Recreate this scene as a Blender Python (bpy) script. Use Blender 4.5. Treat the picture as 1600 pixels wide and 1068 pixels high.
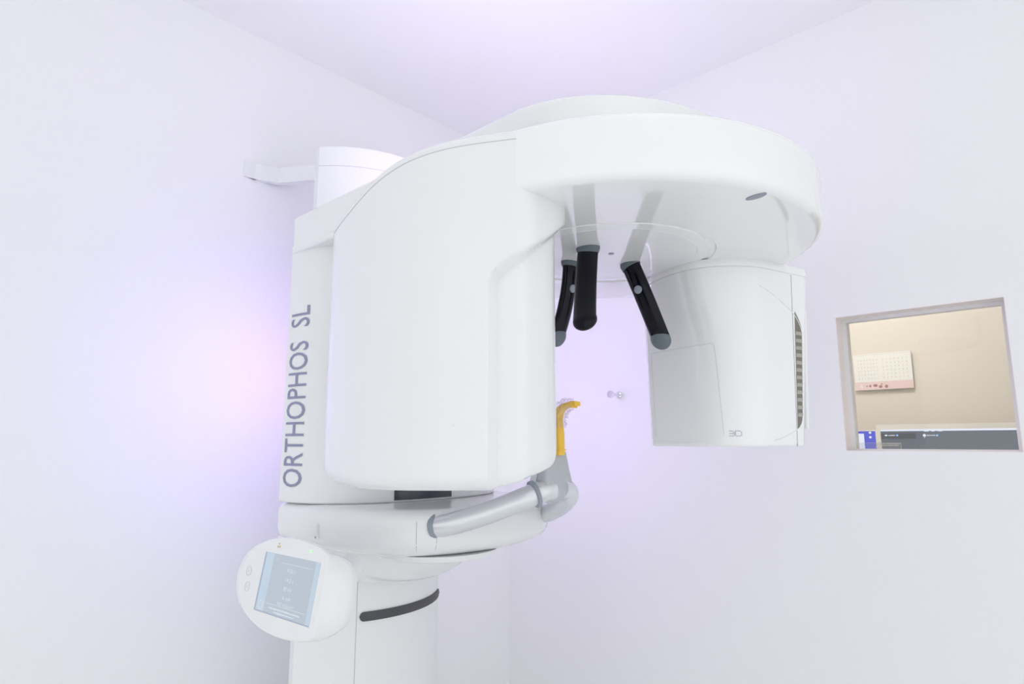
import bpy, bmesh, math, random
from mathutils import Vector, Matrix

random.seed(4)
for o in list(bpy.data.objects):
    bpy.data.objects.remove(o, do_unlink=True)
scene = bpy.context.scene
COL = scene.collection

# ------------------------------------------------------------------ camera
EYE = (1.6577, -1.7465, 1.45)
HEAD = math.atan2(0.685, 0.728)               # yaw of the view from +Y
cam_data = bpy.data.cameras.new('camera')
cam = bpy.data.objects.new('camera', cam_data)
COL.objects.link(cam)
cam_data.sensor_fit = 'HORIZONTAL'
cam_data.sensor_width = 36.0
cam_data.lens = 980.0 / 1600.0 * 36.0
cam_data.clip_start = 0.02
cam.location = EYE
cam.rotation_euler = (math.pi / 2 + math.atan(156.0 / 980.0), 0, HEAD)
scene.camera = cam

# ------------------------------------------------------------------ world, lights, exposure
world = bpy.data.worlds.new('world')
scene.world = world
world.use_nodes = True
world.node_tree.nodes['Background'].inputs[0].default_value = (0.955, 0.990, 1.0, 1)
world.node_tree.nodes['Background'].inputs[1].default_value = 1.08
vs = scene.view_settings
vs.view_transform = 'Standard'
vs.look = 'None'
vs.gamma = 1.0
vs.use_curve_mapping = False
vs.exposure = 0.0
LAMP = 1.3            # radiance of the added, unseen ceiling light panel
LED_SIDE = 16.0       # radiance of the violet light strips behind the machine
LED_PINK = 8.0
LED_TOP = 15.0
LED_FAR = 25.0
CTRL_LAMP = 18.5


# ------------------------------------------------------------------ materials
def mat(name, col, rough=0.5, metal=0.0, coat=0.0, spec=0.5, emit=None, es=1.0, trans=0.0, ior=1.45, alpha=1.0):
    m = bpy.data.materials.new(name)
    m.use_nodes = True
    b = m.node_tree.nodes['Principled BSDF']
    b.inputs['Base Color'].default_value = (*col, 1)
    b.inputs['Roughness'].default_value = rough
    b.inputs['Metallic'].default_value = metal
    b.inputs['Coat Weight'].default_value = coat
    b.inputs['Coat Roughness'].default_value = 0.03
    b.inputs['Specular IOR Level'].default_value = spec
    b.inputs['Transmission Weight'].default_value = trans
    b.inputs['IOR'].default_value = ior
    b.inputs['Alpha'].default_value = alpha
    if emit:
        b.inputs['Emission Color'].default_value = (*emit, 1)
        b.inputs['Emission Strength'].default_value = es
    return m


def grain(m, scale, bump, mix=0.0, dark=0.96, rough_var=0.0):
    """fine relief and a faint tonal grain from a noise texture in object space"""
    nt = m.node_tree
    b = nt.nodes['Principled BSDF']
    tc = nt.nodes.new('ShaderNodeTexCoord')
    n = nt.nodes.new('ShaderNodeTexNoise')
    n.inputs['Scale'].default_value = scale
    n.inputs['Detail'].default_value = 4
    nt.links.new(tc.outputs['Object'], n.inputs['Vector'])
    if bump:
        bp = nt.nodes.new('ShaderNodeBump')
        bp.inputs['Strength'].default_value = bump
        bp.inputs['Distance'].default_value = 0.002
        nt.links.new(n.outputs['Fac'], bp.inputs['Height'])
        nt.links.new(bp.outputs['Normal'], b.inputs['Normal'])
    if mix:
        c = b.inputs['Base Color'].default_value[:]
        mx = nt.nodes.new('ShaderNodeMix')
        mx.data_type = 'RGBA'
        mx.inputs[6].default_value = c
        mx.inputs[7].default_value = (c[0] * dark, c[1] * dark, c[2] * dark, 1)
        nt.links.new(n.outputs['Fac'], mx.inputs[0])
        nt.links.new(mx.outputs[2], b.inputs['Base Color'])
    return m


M_WALL = grain(mat('wall_paint', (0.94, 0.94, 0.945), 0.7), 90, 0.06, 1, 0.985)
M_CEIL = grain(mat('ceiling_paint', (0.94, 0.94, 0.945), 0.8), 90, 0.06, 1, 0.985)
M_FLOOR = grain(mat('floor_vinyl', (0.90, 0.895, 0.89), 0.4), 30, 0.05, 1, 0.97)
M_BEIGE = grain(mat('beige_wallpaper', (0.82, 0.775, 0.70), 0.85), 160, 0.10, 1, 0.95)
M_REVEAL = grain(mat('window_reveal_paint', (0.93, 0.87, 0.85), 0.5), 60, 0.05, 1, 0.97)
M_FRAME = grain(mat('window_frame_white', (0.84, 0.83, 0.84), 0.35), 60, 0.03, 1, 0.98)
M_WHITE = grain(mat('gloss_white_plastic', (0.90, 0.905, 0.91), 0.22, coat=0.45), 14, 0.0, 1, 0.985)
M_WHITE2 = grain(mat('satin_white_plastic', (0.89, 0.895, 0.90), 0.35, coat=0.15), 14, 0.0, 1, 0.985)
M_MIRROR = grain(mat('polished_white_plastic', (0.95, 0.95, 0.955), 0.10, coat=0.7), 14, 0.0, 1, 0.985)
M_SEAM2 = grain(mat('pale_seam_line', (0.60, 0.60, 0.63), 0.6), 40, 0.0, 1, 0.95)
M_SEAM = grain(mat('dark_seam_line', (0.30, 0.30, 0.32), 0.7), 40, 0.0, 1, 0.9)  # darker grey line along the sensor cover joint
M_BLACK = grain(mat('black_gloss_plastic', (0.003, 0.003, 0.009), 0.14, coat=0.10, spec=0.25), 40, 0.0, 1, 0.8)
M_GREY = grain(mat('slate_grey_rubber', (0.16, 0.19, 0.22), 0.5), 80, 0.05, 1, 0.85)
M_GRIP = grain(mat('charcoal_grip_rubber', (0.09, 0.09, 0.10), 0.5), 120, 0.15, 1, 0.8)
M_SILVER = grain(mat('silver_lacquer', (0.80, 0.82, 0.85), 0.27, metal=0.6), 200, 0.02, 1, 0.95)
M_SILVER2 = grain(mat('light_grey_plastic', (0.55, 0.57, 0.61), 0.42), 200, 0.03, 1, 0.95)
M_RING = grain(mat('blue_grey_collar', (0.33, 0.37, 0.43), 0.4), 90, 0.0, 1, 0.92)
M_CHROME = grain(mat('polished_chrome', (0.82, 0.82, 0.85), 0.08, metal=1.0), 30, 0.0, 1, 0.97)
M_YELLOW = grain(mat('amber_plastic', (1.0, 0.62, 0.07), 0.35, coat=0.2, emit=None), 60, 0.02, 1, 0.93)
M_LETTER = grain(mat('blue_grey_print', (0.30, 0.31, 0.45), 0.5), 30, 0.0, 1, 0.97)
M_LETTER2 = grain(mat('thin_grey_print', (0.42, 0.42, 0.52), 0.5), 30, 0.0, 1, 0.97)
M_GLASSDK = grain(mat('tinted_display_glass', (0.045, 0.05, 0.07), 0.10, coat=0.5), 30, 0.0, 1, 0.9)
M_VENT = grain(mat('warm_grey_vent', (0.46, 0.44, 0.40), 0.6), 60, 0.0, 1, 0.95)
M_VENTDK = grain(mat('vent_cavity', (0.25, 0.23, 0.20), 0.8), 60, 0.0, 1, 0.9)
M_PAPER = grain(mat('calendar_paper', (0.93, 0.93, 0.90), 0.8), 400, 0.0, 1, 0.97)
M_PINK = grain(mat('pink_print', (0.90, 0.72, 0.72), 0.8), 60, 0.0, 1, 0.96)
M_PINKDK = grain(mat('brown_pink_print', (0.46, 0.25, 0.24), 0.8), 60, 0.0, 1, 0.9)
M_INK = grain(mat('pale_grey_ink', (0.72, 0.72, 0.67), 0.8), 60, 0.0, 1, 0.9)
M_INKOR = grain(mat('pale_orange_ink', (0.92, 0.70, 0.50), 0.8), 60, 0.0, 1, 0.9)
M_CREAM = grain(mat('ivory_monitor_plastic', (0.95, 0.94, 0.89), 0.45), 60, 0.02, 1, 0.97)
M_CREAMG = grain(mat('pale_grey_stand', (0.6, 0.6, 0.58), 0.45), 60, 0.02, 1, 0.97)
M_WOOD = grain(mat('pale_desk_laminate', (0.62, 0.56, 0.47), 0.5), 20, 0.02, 1, 0.9)


def emat(name, col, s=1.0):
    m = mat(name, (0.02, 0.02, 0.02), 0.3, emit=col, es=s)
    return m


E_UIDARK = emat('screen_slate', (0.115, 0.135, 0.165), 1.0)
E_UIMID = emat('screen_dark_grey', (0.075, 0.080, 0.088), 1.0)
E_UIBLUE = emat('screen_blue', (0.08, 0.10, 0.62), 1.0)
E_UIWHITE = emat('screen_white', (0.80, 0.86, 1.0), 1.0)
E_UIAZURE = emat('screen_azure', (0.30, 0.55, 1.0), 1.0)
E_LCD = emat('lcd_grey_blue', (0.46, 0.53, 0.61), 0.95)
E_LCD2 = emat('lcd_pale_blue', (0.50, 0.60, 0.71), 0.98)
E_LCD3 = emat('lcd_edge', (0.34, 0.40, 0.52), 0.95)
E_LCDTXT = emat('lcd_text', (0.66, 0.72, 0.79), 1.0)
E_LCDOR = emat('lcd_orange_tint', (0.58, 0.53, 0.55), 1.0)
E_GREEN = emat('green_indicator', (0.45, 1.0, 0.45), 1.3)
M_AMBER = grain(mat('amber_symbol_print', (0.80, 0.48, 0.10), 0.5), 30, 0.0, 1, 0.95)
E_LAMP = emat('fill_lamp_diffuser', (1.0, 0.985, 0.965), LAMP)
E_LAMP2 = emat('warm_lamp_diffuser', (1.0, 0.955, 0.89), CTRL_LAMP)
E_LED = emat('violet_light_strip', (0.40, 0.34, 1.0), LED_SIDE)
E_LEDT = emat('lavender_light_strip', (0.78, 0.66, 1.0), LED_TOP)
E_LEDF = emat('pale_violet_light_strip', (0.66, 0.50, 1.0), LED_FAR)
E_LEDP = emat('pink_light_strip', (1.0, 0.42, 0.80), LED_PINK)


def clear_mat(name, tint, rough=0.02, mixf=0.12):
    m = bpy.data.materials.new(name)
    m.use_nodes = True
    nt = m.node_tree
    nt.nodes.remove(nt.nodes['Principled BSDF'])
    out = nt.nodes['Material Output']
    tr = nt.nodes.new('ShaderNodeBsdfTransparent')
    tr.inputs[0].default_value = (*tint, 1)
    gl = nt.nodes.new('ShaderNodeBsdfGlossy')
    gl.inputs['Roughness'].default_value = rough
    mx = nt.nodes.new('ShaderNodeMixShader')
    mx.inputs[0].default_value = mixf
    nt.links.new(tr.outputs[0], mx.inputs[1])
    nt.links.new(gl.outputs[0], mx.inputs[2])
    nt.links.new(mx.outputs[0], out.inputs['Surface'])
    return m


M_PANE = clear_mat('window_glass', (0.985, 0.985, 0.98), 0.0, 0.035)
M_FILM = clear_mat('clear_plastic_film', (0.97, 0.96, 0.97), 0.12, 0.16)
M_ACRYL = clear_mat('clear_acrylic', (0.93, 0.94, 0.95), 0.05, 0.10)


# ------------------------------------------------------------------ mesh helpers
def finish(o, ang=35):
    me = o.data
    bm = bmesh.new()
    bm.from_mesh(me)
    bmesh.ops.recalc_face_normals(bm, faces=bm.faces)
    for f in bm.faces:
        f.smooth = True
    lim = math.radians(ang)
    for e in bm.edges:
        if len(e.link_faces) == 2:
            e.smooth = e.calc_face_angle(0) < lim
        else:
            e.smooth = True
    bm.to_mesh(me)
    bm.free()


def mesh(name, verts, faces, m, parent=None, ang=35):
    me = bpy.data.meshes.new(name)
    me.from_pydata([tuple(v) for v in verts], [], faces)
    me.materials.append(m)
    o = bpy.data.objects.new(name, me)
    COL.objects.link(o)
    finish(o, ang)
    adopt(o, parent)
    return o


def adopt(o, parent):
    if parent is not None:
        o.parent = parent
        if parent.type == 'EMPTY':
            o.matrix_parent_inverse = Matrix.Translation(-Vector(parent.location))


def empty(name, loc):
    e = bpy.data.objects.new(name, None)
    e.empty_display_size = 0.1
    COL.objects.link(e)
    e.location = loc
    return e


def tag(o, label=None, cat=None, group=None, kind=None):
    if label:
        o['label'] = label
    if cat:
        o['category'] = cat
    if group:
        o['group'] = group
    if kind:
        o['kind'] = kind
    return o


class MB:
    def __init__(self):
        self.v = []
        self.f = []

    def add(self, verts, faces):
        k = len(self.v)
        self.v += [Vector(p) for p in verts]
        self.f += [[i + k for i in f] for f in faces]
        return self

    def box(self, x0, x1, y0, y1, z0, z1, fr=None):
        P = [(x, y, z) for z in (z0, z1) for y in (y0, y1) for x in (x0, x1)]
        if fr:
            P = [fr(*p) for p in P]
        return self.add(P, [(0, 2, 3, 1), (4, 5, 7, 6), (0, 1, 5, 4), (2, 6, 7, 3), (0, 4, 6, 2), (1, 3, 7, 5)])

    def rings(self, R, cap=True, closed=True):
        n = len(R[0])
        V = [p for r in R for p in r]
        Fc = []
        for j in range(len(R) - 1):
            for i in range(n if closed else n - 1):
                a = j * n + i
                b = j * n + (i + 1) % n
                Fc.append((a, b, b + n, a + n))
        if cap:
            Fc.append(tuple(range(n))[::-1])
            Fc.append(tuple((len(R) - 1) * n + i for i in range(n)))
        return self.add(V, Fc)

    def lathe(self, prof, c, n=96, axis=None):
        """profile of (r, z); a radius of 0 closes to a point fan"""
        R = []
        for r, z in prof:
            R.append([Vector((c[0] + max(r, 1e-5) * math.cos(2 * math.pi * i / n), c[1] + max(r, 1e-5) * math.sin(2 * math.pi * i / n), z)) for i in range(n)])
        return self.rings(R, True)

    def tube(self, pts, rad, n=24, caps=True, flat=1.0, side=None):
        """sweep; rad float or list; flat scales the second axis; side = fixed width axis"""
        pts = [Vector(p) for p in pts]
        if not isinstance(rad, (list, tuple)):
            rad = [rad] * len(pts)
        R = []
        ref = None
        for i, p in enumerate(pts):
            t = (pts[min(i + 1, len(pts) - 1)] - pts[max(i - 1, 0)]).normalized()
            if side is not None:
                a = (side - t * side.dot(t)).normalized()
            else:
                if ref is None:
                    ref = Vector((0, 0, 1)) if abs(t.z) < 0.9 else Vector((1, 0, 0))
                a = (ref - t * ref.dot(t)).normalized()
                ref = a
            b = t.cross(a)
            R.append([p + a * rad[i] * math.cos(2 * math.pi * k / n) + b * rad[i] * flat * math.sin(2 * math.pi * k / n) for k in range(n)])
        return self.rings(R, caps)

    def build(self, name, m, parent=None, ang=35):
        return mesh(name, self.v, self.f, m, parent, ang)


def bevel_box(name, x0, x1, y0, y1, z0, z1, m, parent=None, r=0.004, seg=3, fr=None):
    b = MB().box(x0, x1, y0, y1, z0, z1)
    me = bpy.data.meshes.new(name)
    me.from_pydata([tuple(v) for v in b.v], [], b.f)
    bm = bmesh.new()
    bm.from_mesh(me)
    bmesh.ops.bevel(bm, geom=list(bm.edges), offset=r, segments=seg, affect='EDGES', profile=0.5)
    if fr:
        for v in bm.verts:
            v.co = fr(*v.co)
    bm.to_mesh(me)
    bm.free()
    me.materials.append(m)
    o = bpy.data.objects.new(name, me)
    COL.objects.link(o)
    finish(o, 40)
    adopt(o, parent)
    return o


def catmull(P, n, closed=False):
    P = [Vector(p) for p in P]
    N = len(P)
    out = []
    segs = N if closed else N - 1
    for s in range(segs):
        if closed:
            p0, p1, p2, p3 = P[(s - 1) % N], P[s], P[(s + 1) % N], P[(s + 2) % N]
        else:
            p1, p2 = P[s], P[s + 1]
            p0 = P[s - 1] if s > 0 else p1 * 2 - p2
            p3 = P[s + 2] if s + 2 < N else p2 * 2 - p1
        for k in range(n):
            t = k / n
            out.append(0.5 * ((2 * p1) + (p2 - p0) * t + (2 * p0 - 5 * p1 + 4 * p2 - p3) * t * t + (3 * p1 - p0 - 3 * p2 + p3) * t ** 3))
    if not closed:
        out.append(P[-1].copy())
    return out


def resample(P, n, closed=True):
    P = [Vector(p) for p in P]
    Q = P + [P[0]] if closed else P
    L = [0.0]
    for a, b in zip(Q, Q[1:]):
        L.append(L[-1] + (b - a).length)
    out = []
    j = 0
    m = n if closed else n - 1
    for i in range(n):
        s = L[-1] * i / m
        while j < len(L) - 2 and L[j + 1] < s:
            j += 1
        t = (s - L[j]) / max(L[j + 1] - L[j], 1e-9)
        out.append(Q[j].lerp(Q[j + 1], min(max(t, 0), 1)))
    return out


def round_poly(P, radii, seg=10):
    """2D polygon with rounded corners"""
    P = [Vector(p) for p in P]
    N = len(P)
    out = []
    for i in range(N):
        r = radii[i] if isinstance(radii, (list, tuple)) else radii
        a, b, c = P[i - 1], P[i], P[(i + 1) % N]
        u = (a - b).normalized()
        v = (c - b).normalized()
        ang = u.angle(v)
        if r <= 0 or ang > math.pi - 0.02:
            out.append(b)
            continue
        d = r / math.tan(ang / 2)
        d = min(d, (a - b).length * 0.49, (c - b).length * 0.49)
        p0, p2 = b + u * d, b + v * d
        for k in range(seg + 1):
            t = k / seg
            out.append((1 - t) ** 2 * p0 + 2 * t * (1 - t) * b + t * t * p2)
    return out


def inset2d(P, d):
    """offset a closed 2D outline inwards by d (float or list)"""
    n = len(P)
    area = sum(P[i - 1].x * P[i].y - P[i].x * P[i - 1].y for i in range(n))
    sg = 1 if area > 0 else -1
    out = []
    for i in range(n):
        t = (P[(i + 1) % n] - P[i - 1])
        if t.length < 1e-9:
            t = P[(i + 1) % n] - P[i]
        t = t.normalized()
        nn = Vector((-t.y, t.x)) * sg
        dd = d[i] if isinstance(d, (list, tuple)) else d
        out.append(P[i] + nn * dd)
    return out


def slab(outline, levels):
    """loft of an outline: levels = (z, inset)"""
    R = []
    for z, d in levels:
        Q = inset2d(outline, d) if d else outline
        R.append([Vector((p.x, p.y, z)) for p in Q])
    return R


def round_levels(z0, z1, r0, r1, seg=6):
    """levels for a slab whose bottom and top edges are rounded"""
    L = []
    for k in range(seg + 1):
        a = math.pi / 2 * k / seg
        L.append((z0 + r0 * (1 - math.sin(a)), r0 * (1 - math.cos(a))))
    L = [(z0 + r0 * (1 - math.cos(math.pi / 2 * k / seg)), r0 * (1 - math.sin(math.pi / 2 * k / seg))) for k in range(seg + 1)]
    L += [(z1 - r1 * (1 - math.sin(math.pi / 2 * k / seg)), r1 * (1 - math.cos(math.pi / 2 * k / seg))) for k in range(seg + 1)]
    return L


def superD(x0, yc, hw, depth, n=2.5, N=120, half=False):
    """D outline: flat back at x0, superelliptic front reaching x0+depth"""
    out = []
    for i in range(N + 1):
        a = -math.pi / 2 + math.pi * i / N
        c, s = math.cos(a), math.sin(a)
        out.append(Vector((x0 + depth * abs(c) ** (2 / n), yc + hw * math.copysign(abs(s) ** (2 / n), s))))
    return out


def text_mesh(txt, size, align='CENTER'):
    cu = bpy.data.curves.new('text', 'FONT')
    cu.body = txt
    cu.size = size
    cu.align_x = align
    cu.resolution_u = 3
    o = bpy.data.objects.new('text', cu)
    COL.objects.link(o)
    dg = bpy.context.evaluated_depsgraph_get()
    me = o.evaluated_get(dg).to_mesh()
    V = [v.co.copy() for v in me.vertices]
    Fc = [list(p.vertices) for p in me.polygons]
    o.evaluated_get(dg).to_mesh_clear()
    bpy.data.objects.remove(o, do_unlink=True)
    bpy.data.curves.remove(cu)
    return V, Fc


# machine plan frame: origin on the rotation axis, a points from tube to sensor, t across
CX, CY = 1.0173, -0.7974
_sn, _cs = math.sin(HEAD), math.cos(HEAD)
RIGHT = Vector((_cs, _sn))           # horizontal right of the room's viewing direction
FWD = Vector((-_sn, _cs))
A2 = (RIGHT * 0.867 + FWD * 0.5).normalized()
T2 = Vector((-A2.y, A2.x))


def AT(a, t, z=None):
    p = Vector((CX, CY)) + A2 * a + T2 * t
    return p if z is None else Vector((p.x, p.y, z))


# ================================================================== the setting
ZC = 2.6
RX, RY = 3.3, -3.5
tag(MB().box(-0.1, RX + .1, RY - .1, 0.1, -0.06, 0).build('floor', M_FLOOR), kind='structure')
tag(MB().box(-0.1, RX + .1, RY - .1, 0.1, ZC, ZC + 0.08).build('ceiling', M_CEIL), kind='structure')
tag(MB().box(-0.1, 0.0, RY - .1, 0.1, 0, ZC).build('wall_left', M_WALL), kind='structure')
WX0, WX1, WZ0, WZ1, WT = 1.1713, 1.5215, 1.427, 1.7705, 0.115
b = MB()
b.box(0, WX0, 0, WT, 0, ZC).box(WX1, RX, 0, WT, 0, ZC)
b.box(WX0, WX1, 0, WT, 0, WZ0).box(WX0, WX1, 0, WT, WZ1, ZC)
wr = tag(b.build('wall_right', M_WALL), kind='structure')

# window: painted reveal, thin frame, pane
win = tag(empty('window_1', (0.5 * (WX0 + WX1), 0.0, WZ0)), kind='structure')
b = MB()
tk = 0.0015
b.box(WX0, WX0 + tk, 0.0, WT, WZ0, WZ1).box(WX1 - tk, WX1, 0.0, WT, WZ0, WZ1)
b.box(WX0 + tk, WX1 - tk, 0.0, WT, WZ1 - tk, WZ1).box(WX0 + tk, WX1 - tk, 0.0, WT, WZ0, WZ0 + tk)
b.build('window_reveal', M_REVEAL, win)
GY = 0.055
b = MB()
fw = 0.010
b.box(WX0 + tk, WX0 + tk + fw, GY - .008, GY + .014, WZ0 + tk, WZ1 - tk)
b.box(WX1 - tk - fw, WX1 - tk, GY - .008, GY + .014, WZ0 + tk, WZ1 - tk)
b.box(WX0 + tk + fw, WX1 - tk - fw, GY - .008, GY + .014, WZ1 - tk - fw * .8, WZ1 - tk)
b.box(WX0 + tk + fw, WX1 - tk - fw, GY - .008, GY + .014, WZ0 + tk, WZ0 + tk + .004)
b.build('window_frame', M_FRAME, win)
MB().box(WX0 + tk + fw, WX1 - tk - fw, GY + .001, GY + .005, WZ0 + tk + .004, WZ1 - tk - fw * .8).build('pane', M_PANE, win)

# room behind the window
FY = 1.25
tag(MB().box(-0.4, 2.6, FY, FY + .08, 0, ZC).build('wall_far', M_BEIGE), kind='structure')
tag(MB().box(-0.48, -0.4, WT, FY + .08, 0, ZC).build('wall_far_left', M_BEIGE), kind='structure')
tag(MB().box(2.6, 2.68, WT, FY + .08, 0, ZC).build('wall_far_right', M_BEIGE), kind='structure')
tag(MB().box(-0.4, 2.6, WT, FY, ZC, ZC + .08).build('ceiling_far', M_CEIL), kind='structure')
tag(MB().box(-0.4, 2.6, WT, FY, -0.06, 0).build('floor_far', M_FLOOR), kind='structure')


# ================================================================== ceiling lights (modelled fixtures, out of view)
def ceiling_light(x, y, sx, sy, z, em, label):
    e = empty('ceiling_light', (x, y, z - 0.03))
    tag(e, label, 'ceiling light')
    b = MB()
    w_ = 0.025
    b.box(x - sx, x + sx, y - sy, y - sy + w_, z - .03, z).box(x - sx, x + sx, y + sy - w_, y + sy, z - .03, z)
    b.box(x - sx, x - sx + w_, y - sy + w_, y + sy - w_, z - .03, z).box(x + sx - w_, x + sx, y - sy + w_, y + sy - w_, z - .03, z)
    b.build('frame', M_FRAME, e)
    MB().box(x - sx + w_, x + sx - w_, y - sy + w_, y + sy - w_, z - .022, z - .004).build('diffuser', em, e)


ceiling_light(1.82, -1.30, 0.40, 0.40, ZC, E_LAMP, 'unseen square white light panel added on the ceiling as fill light')  # unseen panel, added to brighten the floor and the ring underside
ceiling_light(0.95, 0.62, 0.3, 0.2, ZC, E_LAMP2, 'small warm light panel on the ceiling behind the window')

# ================================================================== X-ray machine
YC = -0.7975
mach = empty('xray_machine', (0.28, YC, 0.0))
tag(mach, 'large white panoramic dental X-ray machine on a column with rotating ring', 'x-ray machine')

# --- fixed column (D section, arc radius .25 about x=.15)
CR, CXX = 0.252, 0.150
col_out = []
a1 = math.asin(0.205 / CR)
for i in range(61):
    a = -a1 + 2 * a1 * i / 60
    col_out.append(Vector((CXX + CR * math.cos(a), YC + CR * math.sin(a))))
col_out += [Vector((0.270, YC + 0.200)), Vector((0.215, YC + 0.135)), Vector((0.215, YC - 0.135)), Vector((0.270, YC - 0.200))]
COL_TOP = 2.183
column = MB().rings(slab(col_out, [(0.0, 0), (COL_TOP - .004, 0), (COL_TOP, .004)])).build('column', M_WHITE2, mach, 30)


def arc_band(r, a0, a1_, z0, z1, th, n=40, cx=CXX, cy=YC):
    """thin curved plate following the column front"""
    R = []
    for i in range(n + 1):
        a = a0 + (a1_ - a0) * i / n
        c, s = math.cos(a), math.sin(a)
        R.append([Vector((cx + (r) * c, cy + (r) * s, z0)), Vector((cx + (r + th) * c, cy + (r + th) * s, z0)),
                  Vector((cx + (r + th) * c, cy + (r + th) * s, z1)), Vector((cx + (r) * c, cy + (r) * s, z1))])
    return R


# seams of the column cover
g0 = math.radians(-24)
b = MB()
b.rings(arc_band(CR - .001, g0 - .0035, g0 + .0035, 0.0, 1.17, .0014, 2))
b.build('cover_seam', M_SEAM2, column)
b = MB().rings(arc_band(CR - .001, -a1, a1, 2.128, 2.1292, .0013, 40))
b.build('cap_seam', M_SEAM2, column)
b = MB().rings(arc_band(CR - .001, math.radians(-31) - .0015, math.radians(-31) + .0015, 2.09, 2.128, .0025, 2))
b.build('cap_latch', M_WHITE, column)
# charcoal hand grip: a curved slot plate with round ends
R = []
n = 120
ga, gb = math.radians(-22.5), math.radians(46)
GZ, GH = 1.060, 0.0100
for i in range(n + 1):
    u = i / n
    a = ga + (gb - ga) * u
    ends = min(u, 1 - u) * (gb - ga) * CR / GH
    hh = GH * (math.sqrt(max(0.0, 1 - (1 - min(ends, 1)) ** 2)) if ends < 1 else 1.0)
    hh = max(hh, .0006)
    c, s = math.cos(a), math.sin(a)
    rr = [CR - .004, CR + .003, CR + .005, CR + .003, CR - .004]
    zz = [-hh, -hh, 0, hh, hh]
    R.append([Vector((CXX + q * c, YC + q * s, GZ + w_)) for q, w_ in zip(rr, zz)])
MB().rings(R).build('hand_grip', M_GRIP, mach, 50)

# --- wall bracket strap
pa = [(0.0, -1.060), (0.0, -1.052), (0.028, -0.975), (0.127, -0.914), (0.23, -0.86)]
b = MB()
prev = None
R = []
P = [Vector(p) for p in pa]
for i, p in enumerate(P):
    t = (P[min(i + 1, len(P) - 1)] - P[max(i - 1, 0)]).normalized()
    nn = Vector((t.y, -t.x)) * 0.0
    q = p + Vector((-t.y, t.x)) * 0.016
    R.append([Vector((p.x, p.y, 2.1715)), Vector((q.x - .0, q.y + .004, 2.1715)), Vector((q.x, q.y + .004, 2.217)), Vector((p.x, p.y, 2.217))])
b.rings(R)
b.box(0.0, 0.006, -1.064, -1.03, 2.1715, 2.217)
b.build('wall_bracket', M_WHITE2, mach, 15)

# --- carriage with the lettering
CZ0, CZ1 = 1.324, 1.873
car_out = resample(superD(0.345, -0.8035, 0.279, 0.218, 2.45, 400), 220, False)
carriage = MB().rings(slab(car_out, [(CZ0, .003), (CZ0 + .003, 0), (CZ1, 0)])).build('carriage', M_WHITE2, mach, 30)
# arc length table along the outline from the back near corner
cl = [0.0]
for p, q in zip(car_out, car_out[1:]):
    cl.append(cl[-1] + (q - p).length)


def car_at(s, off=0.0):
    j = 0
    while j < len(cl) - 2 and cl[j + 1] < s:
        j += 1
    t = (s - cl[j]) / (cl[j + 1] - cl[j])
    p = car_out[j].lerp(car_out[j + 1], t)
    d = (car_out[j + 1] - car_out[j]).normalized()
    return p + Vector((d.y, -d.x)) * off


V, Fc = text_mesh('ORTHOPHOS  SL', 0.08, 'LEFT')
bmt = bmesh.new()
bv = [bmt.verts.new(v) for v in V]
for f in Fc:
    try:
        bmt.faces.new([bv[i] for i in f])
    except ValueError:
        pass
bmesh.ops.triangulate(bmt, faces=bmt.faces)
for _ in range(3):
    ee = [e for e in bmt.edges if abs(e.verts[0].co.y - e.verts[1].co.y) > .008]
    if ee:
        bmesh.ops.subdivide_edges(bmt, edges=ee, cuts=1)
        bmesh.ops.triangulate(bmt, faces=bmt.faces)
bmt.verts.index_update()
V = [v.co.copy() for v in bmt.verts]
Fc = [[v.index for v in f.verts] for f in bmt.faces]
bmt.free()
x0 = min(v.x for v in V)
x1 = max(v.x for v in V)
y0 = min(v.y for v in V)
y1 = max(v.y for v in V)
TXZ0, TXZ1, TS0, TS1 = 1.356, 1.745, 0.0145, 0.078
vv = []
for v in V:
    z = TXZ0 + (v.x - x0) / (x1 - x0) * (TXZ1 - TXZ0)
    s = TS1 - (v.y - y0) / (y1 - y0) * (TS1 - TS0)
    p = car_at(s, 0.0012)
    vv.append((p.x, p.y, z))
# one part for each printed letter: group the faces that hang together
par = list(range(len(vv)))


def find(i):
    while par[i] != i:
        par[i] = par[par[i]]
        i = par[i]
    return i


for f in Fc:
    for i in f[1:]:
        par[find(i)] = find(f[0])
groups = {}
for f in Fc:
    groups.setdefault(find(f[0]), []).append(f)
for k in sorted(groups, key=lambda k: min(vv[i][2] for f in groups[k] for i in f)):
    ids = sorted({i for f in groups[k] for i in f})
    ix = {i: n for n, i in enumerate(ids)}
    mesh('printed_letter', [vv[i] for i in ids], [[ix[i] for i in f] for f in groups[k]], M_LETTER, carriage)


def car_patch(s0, s1, z0, z1, off, n=24):
    R = []
    for i in range(n + 1):
        p = car_at(s0 + (s1 - s0) * i / n, -.002)
        q = car_at(s0 + (s1 - s0) * i / n, off)
        R.append([Vector((p.x, p.y, z0)), Vector((q.x, q.y, z0)), Vector((q.x, q.y, z1)), Vector((p.x, p.y, z1))])
    return R


def car_s(y):
    for j, p in enumerate(car_out):
        if p.y >= y:
            return cl[j]
    return cl[-1]


o = MB().rings(car_patch(car_s(-0.933), car_s(-0.785), 1.3285, 1.420, .0012)).build('display_window', M_GLASSDK, carriage)
o['label'] = 'dark tinted display window'
# row of tiny vent marks next to the lettering
b = MB()
for i in range(14):
    z = 1.385 + i * 0.0265
    b.rings(car_patch(0.2265, 0.229, z, z + .009, .0006, 1))
tag(b.build('vent_marks', M_LETTER2, carriage), kind='stuff')

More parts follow.
